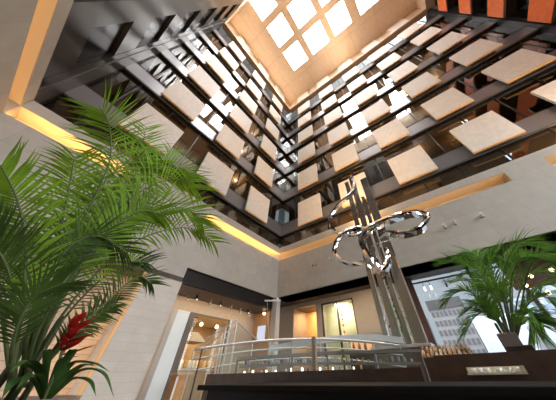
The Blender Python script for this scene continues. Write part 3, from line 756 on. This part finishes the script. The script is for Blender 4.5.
# ------------------------------------------------------------------ foreground counter and the bar
DARK = mat('dark_counter', (0.004, 0.0035, 0.003), 0.5, spec=0.2)
DARKWOOD = mat('dark_wood', (0.075, 0.040, 0.028), 0.35, noise=0.25, nscale=9)
t = thing('counter', (1.8, -0.6, 0), 'long black counter across the bottom of the view', 'counter')
MB().box(1.56, 2.2, -3.6, 2.16, 0, 1.17).build('body', DARK, t)
MB().box(1.50, 2.25, -3.65, 2.25, 1.17, 1.205).build('top', mat('counter_top', (0.006, 0.005, 0.0045), 0.6, spec=0.15), t, bevel=0.006)
o = MB().box(2.34, 2.44, 0.44, 3.35, 0, 1.29).build('low_partition', DARKWOOD); tag(o, 'low dark wood partition running behind the black counter', 'partition')
o = MB().box(2.98, 3.10, -3.4, 0.40, 0, 1.385).build('bar_divider', DARKWOOD); tag(o, 'dark brown wooden bar divider at the right behind the counter', 'divider')
t = thing('glass_screen', (2.5, 1.9, 1.29), 'clear glass screen with a bronze post on the low dark partition', 'screen')
BRONZE = mat('bronze_post', (0.36, 0.27, 0.20), 0.4, metal=0.3)
MB().box(2.37, 2.41, 1.490, 1.532, 1.29, 1.585).build('post', BRONZE, t)
MB().box(2.385, 2.397, 0.50, 1.485, 1.30, 1.56).build('pane', CLEAR, t)
MB().box(2.385, 2.397, 1.537, 3.30, 1.30, 1.56).build('pane', CLEAR, t)

def along(pts, n): return spline(pts, n)
# curved glass balustrade of the mezzanine
t = thing('glass_balustrade', (3.8, 3.0, 0), 'curved glass balustrade with pale rails and slim posts beyond the bar', 'balustrade')
RP = along([(2.60,4.27,1.64),(3.03,3.98,1.71),(3.43,3.64,1.765),(3.81,3.24,1.80),(4.29,2.56,1.80),(4.65,1.84,1.74),(4.87,1.15,1.64)], 36)
PALE = mat('pale_rail', (0.62, 0.60, 0.57), 0.3, metal=0.5)
MB().tube(RP, 0.022, 8).build('top_rail', PALE, t, smooth=True)
MB().tube([p - Vector((0, 0, 0.14)) for p in RP], 0.013, 8).build('lower_rail', PALE, t, smooth=True)
MB().tube([p - Vector((0, 0, 0.30)) for p in RP], 0.012, 8).build('lower_rail', PALE, t, smooth=True)
mb = MB()
for i in range(36): mb.quad(RP[i]-Vector((0,0,.9)), RP[i+1]-Vector((0,0,.9)), RP[i+1]-Vector((0,0,.03)), RP[i]-Vector((0,0,.03)))
mb.build('glass_panel', CLEAR, t)
for i in range(0, 37, 4): rod(RP[i]-Vector((0, 0, RP[i].z)), RP[i], 0.013).build('post', PALE, t)
mb = MB()    # the white curved upstand that sweeps behind the rails
RW = along([(3.75,3.45,1.62),(4.15,2.95,1.70),(4.55,2.30,1.76),(4.85,1.65,1.76),(5.05,1.10,1.68)], 24)
for i in range(24):
    a, b = RW[i], RW[i+1]
    h = 0.10
    mb.quad(a, b, b+Vector((0.0, 0, h)), a+Vector((0.0, 0, h)))
    mb.quad(a+Vector((.05, .03, 0)), b+Vector((.05, .03, 0)), b+Vector((.05, .03, h)), a+Vector((.05, .03, h)))
    mb.quad(a, b, b+Vector((.05, .03, 0)), a+Vector((.05, .03, 0)))
    mb.quad(a+Vector((0, 0, h)), b+Vector((0, 0, h)), b+Vector((.05, .03, h)), a+Vector((.05, .03, h)))
o = mb.build('curved_canopy', mat('white_satin', (0.78, 0.77, 0.76), 0.3)); tag(o, 'white curved band sweeping behind the bar rails', 'canopy')
# stair-like rack of pale rods left of it
t = thing('stair_railing', (3.1, 3.95, 0), 'pale metal stair railing with close rods rising at the left of the bar', 'railing')
for (x, y, z) in ((3.04,3.97,2.13), (3.14,3.89,2.10), (2.99,4.01,1.99), (2.95,4.04,1.91)):
    rod((x+0.05, y-0.04, 0), (x, y, z), 0.014).build('post', PALE, t)
for z0, z1 in ((2.13, 1.90), (2.02, 1.80), (1.92, 1.70)):
    rod((3.14, 3.89, z0), (2.70, 4.22, z1-0.12), 0.010).build('rail', PALE, t)
rod((3.14, 3.89, 2.10), (3.50, 3.58, 1.80), 0.010).build('rail', PALE, t)
MB().quad((3.14, 3.89, 2.09), (3.50, 3.58, 1.79), (3.50, 3.58, 1.0), (3.14, 3.89, 1.0)).build('glass_panel', CLEAR, t)
rod((2.74, 4.18, 0), (2.70, 4.20, 1.66), 0.014).build('newel', mat('dark_newel', (.1, .07, .05), .4), t)

# two long bar shelves
SHELF = mat('shelf_grey', (0.20, 0.17, 0.145), 0.4)
for k, (pts, hh, lab) in enumerate(((((2.73,3.19,1.465),(3.31,2.58,1.50),(3.68,2.02,1.52),(4.14,0.71,1.50)), 0.035, 'long grey bar shelf, the upper of two above the partition'),
                                    (((2.77,3.16,1.375),(3.31,2.58,1.39),(3.68,2.02,1.39),(4.13,0.76,1.36)), 0.028, 'long grey bar shelf, the lower of two above the partition'))):
    P = along(pts, 20); mb = MB()
    for i in range(21):
        tg = (P[min(i+1, 20)]-P[max(i-1, 0)]).normalized(); s = tg.cross(Vector((0, 0, 1))).normalized()
        for a, z in ((-.10, -hh/2), (.14, -hh/2), (.14, hh/2), (-.10, hh/2)): mb.v.append(tuple(P[i]-s*a+Vector((0, 0, z))))
    for i in range(20):
        for j in range(4): mb.f.append([i*4+j, i*4+(j+1) % 4, (i+1)*4+(j+1) % 4, (i+1)*4+j])
    mb.f.append([0, 1, 2, 3]); mb.f.append([80, 81, 82, 83])
    r_ = thing('bar_shelf', tuple(P[10]), lab, 'shelf', 'bar shelves')
    mb.build('board', SHELF, r_)
    if k == 0:
        for i in (0, 7, 13, 20): rod((P[i].x, P[i].y, 0), (P[i].x, P[i].y, P[i].z), 0.014).build('support', SHELF, r_)
# glasses on the lower shelf
P = along(((2.80,3.14,1.392),(3.33,2.56,1.407),(3.70,2.00,1.407),(4.14,0.78,1.377)), 46)
GCOL = [mat('tumbler_clear', (0.75, 0.78, 0.80), 0.1, spec=0.8), mat('tumbler_gold', (0.8, 0.55, 0.2), 0.2), mat('tumbler_blue', (0.20, 0.26, 0.45), 0.2), mat('tumbler_white', (0.85, 0.83, 0.78), 0.3)]
for i in range(1, 46, 1):
    h = random.uniform(0.035, 0.07); r = random.uniform(0.014, 0.022)
    c = random.choice(GCOL)
    o = MB().lathe([(r*.8, P[i].z), (r, P[i].z+h*.4), (r, P[i].z+h*.75), (r*.7, P[i].z+h)], P[i].x, P[i].y, 10).build('tumbler', c, smooth=True)
    tag(o, 'small drinking glass in the long row on the lower grey bar shelf', 'glass', 'glasses on the lower bar shelf')
# glowing row below the shelves
TEA = [LAMPW, mat('tea_blue', (0.15, 0.2, 0.5), 0.3), mat('tea_amber', (0.7, 0.4, 0.1), 0.3), WHITE]
for i in range(22):
    y = 2.62-0.078*i; s = random.choice((0.009, 0.012, 0.014)); hh = random.uniform(0.015, 0.032)
    o = MB().lathe([(s*.8, 1.29), (s, 1.29+hh*.6), (s*.7, 1.29+hh)], 2.39, y, 8).build('tealight', TEA[(i*7) % 5 % 4])
    tag(o, 'tiny tealight holder in the row on the low dark partition', 'tealight', 'tealights on the partition')

# amber bottles in front of the street window
BOT = [mat('amber_bottle', (0.75, 0.45, 0.22), 0.3), mat('honey_bottle', (0.85, 0.68, 0.48), 0.3), mat('brown_bottle', (0.40, 0.20, 0.10), 0.3)]
t = thing('bottle_rack', (5.3, 0.48, 0), 'low stepped rack carrying the amber bottles beside the sculpture', 'rack')
for k in range(3): MB().box(5.24+0.08*k, 5.32+0.08*k, 0.07, 0.92, 0, 1.465+0.055*k).build('step', DARKWOOD, t)
for k in range(3):
    for i in range(11):
        y = 0.11+0.075*i; x = 5.28+0.08*k; z = 1.465+0.055*k; h = random.uniform(0.06, 0.085)
        o = MB().lathe([(0.030, z), (0.034, z+h*.55), (0.022, z+h*.75), (0.016, z+h)], x, y, 10).build('bottle', random.choice(BOT), smooth=True)
        tag(o, 'small amber bottle on the %s step of the low rack, %s' % (['front', 'middle', 'back'][k], 'one of the close row'), 'bottle', 'amber bottles on the rack')
# lit display case
t = thing('display_case', (5.7, 2.25, 0), 'small warm lit display case with a red lamp behind the bar shelves', 'display')
MB().box(5.6, 5.9, 2.05, 2.58, 0, 1.66).build('base', DARKWOOD, t)
MB().box(5.86, 5.9, 2.05, 2.58, 1.66, 1.95).build('back', mat('glow_back', (0.8, 0.45, 0.25), 0.5, emit=(1.0, 0.5, 0.25), es=0.7), t)
MB().box(5.6, 5.9, 2.05, 2.58, 1.93, 1.95).build('roof', WHITE, t)
for y in (2.15, 2.30, 2.45): MB().lathe([(0.03, 1.66), (0.035, 1.76), (0.012, 1.82), (0.01, 1.87)], 5.72, y, 10).build('vessel', BOT[2], t, smooth=True)
# red lantern string in the pale shop window
t = thing('lantern_string', (LX-0.06, 4.70, 2.4), 'string of small red lanterns hanging in the pale shop window', 'lantern')
rod((LX-0.06, 4.72, SOF), (LX-0.06, 4.70, 2.4), 0.006).build('cord', FRAME, t)
REDL = mat('red_lantern', (0.75, 0.05, 0.05), 0.5)
for z in (2.55, 2.72, 2.98, 3.22, 3.4): MB().lathe([(0.01, z-.05), (.05, z-.02), (.05, z+.02), (.01, z+.05)], LX-0.06, 4.70, 10).build('lantern', REDL, t)

# pole with a bracket arm beside the corner column
t = thing('arm_pole', (8.3, 7.5, 0), 'slim pale pole with a white bracket arm in front of the corner column', 'pole')
rod((8.36, 7.46, 0), (8.36, 7.46, 4.20), 0.035, 10).build('pole', MATS['pale_column'], t)
MB().tube([(7.9, 7.9, 4.10), (8.5, 7.32, 4.13)], 0.04, 8).build('arm', WHITE, t)
rod((8.0, 7.82, 4.1), (8.22, 7.6, 2.2), 0.008).build('cable', WHITE, t)
MB().lathe([(.04, 4.16), (.05, 4.2), (.02, 4.26)], 8.36, 7.46, 10).build('finial', WHITE, t)
o = MB().box(8.80, 8.855, 8.56, 9.10, 2.62, 3.22).build('wall_screen', mat('screen_blue', (0.6, 0.66, 0.8), 0.3, emit=(0.65, 0.76, 1.0), es=0.42)); tag(o, 'pale blue lit screen on the warm wall beside the corner column', 'screen')

# host stand and kitchen hood in the restaurant, seen through the glass
WOOD = mat('honey_wood', (0.52, 0.27, 0.09), 0.4, noise=0.2, nscale=5)
t = thing('host_stand', (4.9, 8.3, 0), 'honey wood host stand beside the restaurant door', 'stand')
MB().box(4.66, 5.10, 8.22, 8.55, 0, 1.34).build('body', WOOD, t)
MB().box(4.60, 5.16, 8.16, 8.60, 1.34, 1.40).build('top', mat('wood_top', (0.65, 0.42, 0.22), 0.35), t)
MB().box(4.64, 4.70, 8.2, 8.22, 0.2, 1.30).build('edge_trim', WHITE, t)
t = thing('cooker_hood', (5.9, 11.6, 2.2), 'dark cooker hood hanging in the lit restaurant', 'hood')
mb = MB(); mb.v = [(5.3, 11.0, 2.55), (7.2, 11.0, 2.55), (7.2, 12.2, 2.55), (5.3, 12.2, 2.55), (5.8, 11.3, 2.95), (6.8, 11.3, 2.95), (6.8, 12.0, 2.95), (5.8, 12.0, 2.95)]
for q in ((0,3,2,1),(4,5,6,7),(0,1,5,4),(1,2,6,5),(2,3,7,6),(3,0,4,7)): mb.f.append(list(q))
mb.build('canopy', mat('hood_metal', (0.12, 0.10, 0.085), 0.4, metal=0.5), t)
MB().box(6.0, 6.6, 11.45, 11.9, 2.95, 3.6).build('duct', MATS['hood_metal'], t)
t = thing('serving_counter', (6.2, 10.9, 0), 'pale serving counter with stacked ware in the restaurant', 'counter')
MB().box(5.4, 8.6, 10.6, 11.2, 0, 1.5).build('body', WARMWALL, t)
MB().box(5.35, 8.65, 10.55, 11.25, 1.5, 1.56).build('top', WHITE, t)
for i in range(16):
    x = 5.55+0.19*i
    o = MB().lathe([(0.04, 1.56), (0.075, 1.60), (0.07, 1.60+random.uniform(.06, .22)), (0.05, 1.84)], x, 10.8, 12).build('jar', random.choice([WHITE, BOT[1], WOOD]), smooth=True)
    tag(o, 'small jar in the row on the pale restaurant serving counter', 'jar', 'jars on the serving counter')
for i, x in enumerate((5.6, 6.4, 7.3, 8.0)):
    t = thing('pendant_lamp', (x, 10.6, 3.6), 'round warm pendant lamp in the restaurant, %s' % ['nearest the door', 'second from the door', 'third from the door', 'nearest the corner'][i], 'lamp', 'restaurant pendant lamps')
    rod((x, 10.6, 3.6), (x, 10.6, 3.25), 0.008).build('cord', FRAME, t)
    MB().lathe([(.02, 3.1), (.07, 3.13), (.08, 3.18), (.05, 3.25)], x, 10.6, 12).build('shade', LAMP, t, smooth=True)

# seating at the right: two high panel backs, menu holders, tray
for (x, y0, y1, z0, z1, lab, c) in ((4.45, -0.56, -0.34, 0.0, 1.655, 'brown high backed booth panel behind the bar divider', (0.16, 0.13, 0.11)),
                                 (3.22, -0.47, -0.26, 0.0, 1.44, 'very dark wooden post panel standing on the right of the bar divider', (0.03, 0.015, 0.01))):
    t = thing('booth_panel', (x, (y0+y1)/2, 0), lab, 'panel')
    MB().box(x, x+0.07, y0, y1, z0, z1).build('board', mat('booth_%0.2f' % x, c, 0.45), t, bevel=0.01)
    MB().box(x-0.02, x+0.09, y0-0.01, y1+0.01, 0, 0.08).build('foot', FRAME, t)
t = thing('serving_tray', (2.7, 0.0, 1.235), 'pale tray of white ware and glasses on the dark bar at the lower right', 'tray')
CREAM = mat('tray_cream', (0.72, 0.66, 0.50), 0.45)
WARE = mat('white_ware', (0.82, 0.82, 0.80), 0.25)
t.location = (2.30, 0.0, 1.235)
bx = 2.30
o_ = thing  # noqa
MB().box(2.62, 2.80, -0.22, 0.13, 0, 1.235).build('stand', DARKWOOD, t)
MB().box(2.60, 2.82, -0.24, 0.14, 1.235, 1.247).build('base', CREAM, t)
MB().box(2.80, 2.82, -0.24, 0.14, 1.247, 1.285).build('rim', CREAM, t)
MB().box(2.60, 2.82, -0.25, -0.24, 1.235, 1.285).build('rim', CREAM, t)
for i, y in enumerate((0.09, 0.04, -0.01, -0.09, -0.15, -0.20)):
    o = MB().lathe([(0.012, 1.247), (0.021, 1.258), (0.023, 1.276), (0.019, 1.276)], 2.69, y, 12).build('cup', WARE if i % 2 else GCOL[0], smooth=True)
    tag(o, 'small white cup in the row on the pale tray at the lower right', 'cup', 'cups on the pale tray')

# ------------------------------------------------------------------ the street outside
def tower(x0, x1, y0, y1, z1, wall, win, floors, cols, lab, cap=None, zc=0.0, sides=('W',)):
    t = thing('office_building', ((x0+x1)/2, (y0+y1)/2, -6), lab, 'building')
    MB().box(x0, x1, y0, y1, -6, z1).build('wall', wall, t)
    mb = MB(); fh = (z1-0.3)/floors
    for i in range(floors):
        z = 0.2 + fh*i
        for j in range(cols):
            yy = y0+(y1-y0)*(j+0.18)/cols; y2 = y0+(y1-y0)*(j+0.82)/cols
            mb.box(x0-0.06, x0+0.05, yy, y2, z+fh*0.22, z+fh*0.80)
    w_ = mb.build('window', win, t); 
    if cap: MB().box(x0-0.15, x1+0.1, y0-0.15, y1+0.15, z1-zc, z1+0.1).build('roof_band', cap, t)
    return t
PALEB = mat('pale_concrete', (0.40, 0.37, 0.355), 0.7)
WB = mat('office_window', (0.20, 0.19, 0.19), 0.35)
tower(40, 50, -1.1, 3.4, 9.6, PALEB, WB, 8, 8, 'pale concrete office tower with a grey top seen through the street window', mat('grey_top', (0.13, 0.115, 0.105), 0.7), 1.2)
WHB = mat('white_facade', (0.85, 0.85, 0.85), 0.6)
tower(46, 56, -8.5, -1.4, 7.8, WHB, mat('bright_window', (0.78, 0.80, 0.82), 0.3), 3, 3, 'bright white building beside the pale tower outside')
tower(34, 42, -13.5, -6.6, 5.4, mat('striped_facade', (0.72, 0.72, 0.74), 0.6), WB, 8, 1, 'low building with white and grey floor stripes outside at the right')
tower(60, 70, -30, -10, 12.0, mat('blue_facade', (0.45, 0.52, 0.60), 0.5), WB, 6, 9, 'bluish distant block beyond the striped low building')
tower(36, 44, 4.6, 9, 8, mat('brown_facade', (0.30, 0.2, 0.16), 0.6), WB, 6, 4, 'brown building at the left edge of the street window')
o = MB().box(10.4, 90, -60, 60, -6.2, -6.0).build('street_ground', mat('asphalt', (0.2, 0.2, 0.2), 0.8, noise=0.1)); o['kind'] = 'structure'
